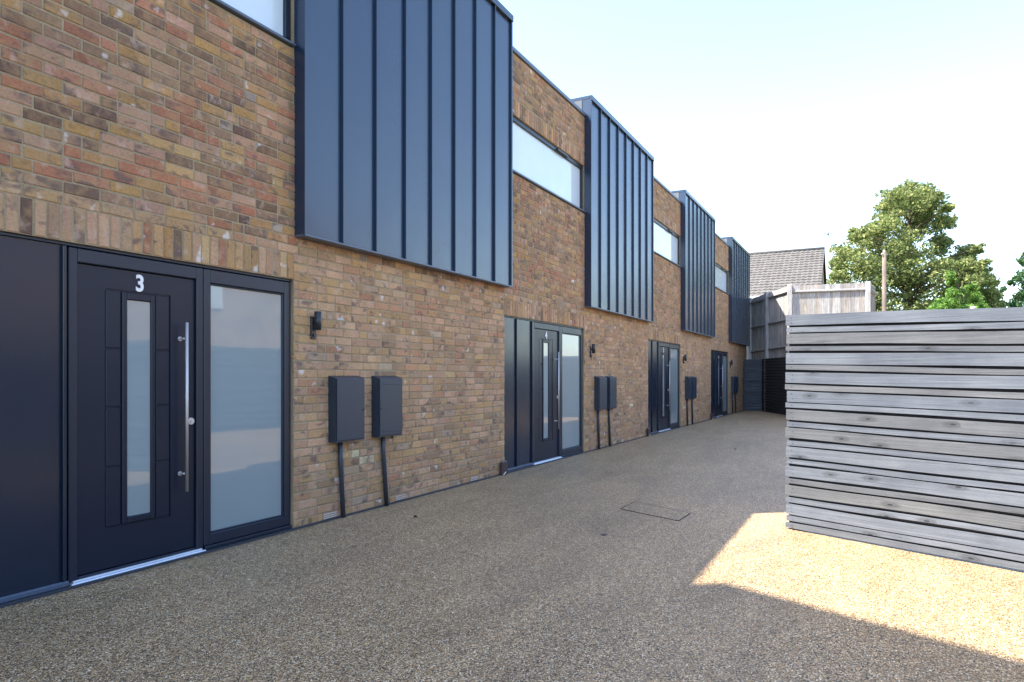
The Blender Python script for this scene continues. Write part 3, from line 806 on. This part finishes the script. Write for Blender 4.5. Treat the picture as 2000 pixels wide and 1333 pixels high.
# ------------------------------------------------------------------ trees
def leaves(mb, ctr, rad, n, size, rnd, flat=1.0):
    for _ in range(n):
        while True:
            p = Vector((rnd.uniform(-1, 1), rnd.uniform(-1, 1), rnd.uniform(-1, 1)))
            if p.length <= 1: break
        p = p * (p.length ** -.35 if p.length > .05 else 1)
        pos = ctr + Vector((p.x * rad, p.y * rad, p.z * rad * flat))
        a = Vector((rnd.gauss(0, 1), rnd.gauss(0, 1), rnd.gauss(0, .8))).normalized()
        b = a.cross(Vector((rnd.gauss(0, 1), rnd.gauss(0, 1), rnd.gauss(0, 1)))).normalized()
        s = size * rnd.uniform(.6, 1.3); k = rnd.random()
        mb.face([pos - a * s, pos - b * s * .45, pos + a * s, pos + b * s * .45], 0, (k, k, k))
def tree(name, blobs, depth, spread, base_px, leafn, size, mat, label, trunk_r, cat='tree', seed=1, group=None, zg=1.25):
    rnd = random.Random(seed)
    base = at(base_px, 0, depth); base.z = zg
    e = empty(name, tuple(base), label, cat, group)
    cr = MB(); cents = []
    for (px, py, r) in blobs:
        rr = r / F * depth
        for _ in range(4):
            dd = depth + rnd.uniform(-1, 1) * spread
            c = at(px + rnd.uniform(-.3, .3) * r, py + rnd.uniform(-.3, .3) * r, dd)
            cents.append(c - base)
            for _k in range(5):
                cc = c - base + Vector((rnd.uniform(-1, 1), rnd.uniform(-1, 1), rnd.uniform(-.8, .8))) * rr * .75
                leaves(cr, cc, rr * .55, int(leafn * (r / 30) ** .75 / 5), size, rnd, .6)
    cr.build('crown', mat, e, col=True)
    t = MB(); top = max(c.z for c in cents)
    tk = [(0, 0, 0), (.1, .1, top * .3), (-.05, 0, top * .6), (.1, 0, top * .92)]
    t.tube(tk, trunk_r, 10, r2=trunk_r * .15)
    for c in cents[::2]:
        z = max(.2, min(c.z - .25 * Vector((c.x, c.y)).length - .5, top * .85)); z = max(z, top * .12)
        st = Vector((0, 0, z)); md = st.lerp(c, .55) + Vector((0, 0, .15))
        t.tube([st, md, c], trunk_r * .22, 5, r2=trunk_r * .04, cap=False)
    t.build('trunk', BARK, e, col=True)
    return e
blobs = [(1775, 372, 26), (1748, 386, 22), (1802, 378, 22), (1740, 412, 27), (1778, 408, 33), (1826, 396, 20), (1850, 404, 11), (1720, 438, 26),
         (1760, 448, 38), (1808, 438, 34), (1846, 436, 16), (1702, 462, 26), (1676, 458, 16), (1740, 488, 40), (1790, 488, 40), (1836, 478, 22),
         (1658, 492, 24), (1640, 512, 18), (1636, 545, 20), (1690, 508, 35), (1700, 550, 36), (1750, 540, 40), (1800, 545, 40), (1848, 528, 32),
         (1882, 500, 20), (1906, 484, 12), (1880, 540, 32), (1916, 520, 14), (1922, 556, 20), (1938, 590, 18), (1900, 590, 30), (1850, 592, 35), (1880, 515, 24), (1905, 545, 24), (1930, 575, 18), (1870, 570, 30), (1945, 600, 14),
         (1800, 600, 40), (1740, 600, 40), (1690, 602, 35), (1650, 585, 28), (1660, 620, 28), (1840, 640, 35), (1780, 640, 40), (1720, 640, 40), (1900, 630, 30)]
tree('broadleaf_tree', blobs, 46, 3.6, 1775, 480, .115, TREE, 'large broad tree with yellowish green leaves standing behind the fences', .38, seed=3)
tree('conifer_tree', [(2012, 500, 16), (2008, 545, 18), (2000, 575, 12), (2030, 560, 26), (1992, 585, 12), (2025, 600, 26), (2040, 520, 22), (2050, 600, 30), (1985, 545, 7), (2000, 512, 9), (1975, 553, 6), (1985, 600, 12), (1960, 565, 5)],
     38, 1.6, 2040, 190, .10, DARKLEAF, 'dark green tree cut by the right edge of the photo', .22, seed=5)
tree('leafy_shrub', [(1857, 536, 6), (1830, 600, 14), (1893, 575, 13), (1857, 540, 5), (1858, 552, 8), (1860, 572, 11), (1852, 595, 16), (1875, 598, 17), (1905, 590, 15), (1898, 562, 9), (1912, 600, 14), (1888, 610, 22), (1838, 606, 12), (1925, 612, 14), (1870, 620, 22)],
     15, .35, 1880, 300, .032, BRIGHT, 'bright fresh green shrub rising behind the foreground fence', .05, 'shrub', seed=9)
# post with a white cap beside the shrub
p = at(1900, 0, 13); e = empty('garden_post', (p.x, p.y, 0), 'thin post with a white cap beside the bright shrub', 'post')
q = MB(); q.tube([(0, 0, 0), (0, 0, 2.56)], .04, 10); q.build('shaft', POLEW, e, col=True)
q = MB(); q.tube([(0, 0, 2.561), (0, 0, 2.62)], .04, 12); q.build('cap', WPLAST, e)
# telegraph pole
p = at(1727, 0, 27); zt = H + (HOR - 492) / F * 27
e = empty('telegraph_pole', (p.x, p.y, 0), 'plain brown timber telegraph pole in front of the large tree', 'pole')
q = MB(); q.tube([(0, 0, 0), (0, 0, zt * .5), (.0, 0, zt)], .10, 12, c=(.3, .3, .5), r2=.075); q.build('shaft', POLEW, e, col=True)
q = MB(); q.tube([(0, 0, zt - .02), (.0, .0, zt + .06)], .045, 8); q.tube([(-.12, .1, zt - .1), (.12, -.1, zt - .1)], .022, 6); q.build('bracket', STEEL, e)
# bird in flight
p = at(1617.5, 459, 30); e = empty('bird', tuple(p), 'small dark bird flying in the open sky left of the large tree', 'bird')
q = MB()
q.tube([(-.10, .0, -.13), (-.05, 0, -.06), (0, 0, 0), (.04, 0, .05), (.07, 0, .08)], .02, 8, r2=.03)
q.build('body', LAMPM, e)
for sg in (1, -1):
    q = MB(); q.hexa([(-.03, 0, -.03), (.05, 0, .03), (.02 + .0 * sg, .16 * sg, .10), (-.03, .16 * sg, .07), (-.03, 0, -.022), (.05, 0, .038), (.02, .16 * sg, .106), (-.03, .16 * sg, .076)])
    q.build('wing', LAMPM, e)

ov = empty('overflow_outlet', (10.32, 0, 2.84), 'small pale round fitting on the brick above the right of door number 4', 'wall fitting')
q = MB(); q.tube([(0, -.03, 0), (0, -.001, 0)], .017, 14); q.build('outlet', WPLAST, ov)
q = MB(); q.tube([(0, -.006, 0), (0, -.0005, 0)], .028, 14); q.build('collar', WPLAST, ov)

for k, (px, py, a) in enumerate(((1436, 878, .4), (1180, 1046, 2.1), (812, 1010, 4.0))):
    p = gnd(px, py); lf = MB(); r_ = random.Random(k)
    pts = [(math.cos(q) * .030 * (1 + .25 * math.cos(2 * q)), math.sin(q) * .018, .006 + .006 * math.cos(q * 2)) for q in [i * .6283 for i in range(10)]]
    top = [(x, y, z + .0012) for x, y, z in pts]
    lf.face(top); lf.face(pts[::-1])
    for i_ in range(10): lf.face([pts[i_], pts[(i_ + 1) % 10], top[(i_ + 1) % 10], top[i_]])
    o = lf.build('fallen_leaf', BROWN, None, ['dry brown leaf lying on the gravel halfway towards the far fence', 'dry brown leaf lying on the gravel in the open middle foreground',
                 'dry brown leaf lying on the gravel close to the wall by the meter boxes'][k], 'leaf', 'fallen leaves on the gravel')
    o.location = p; o.rotation_euler = (0, 0, a)
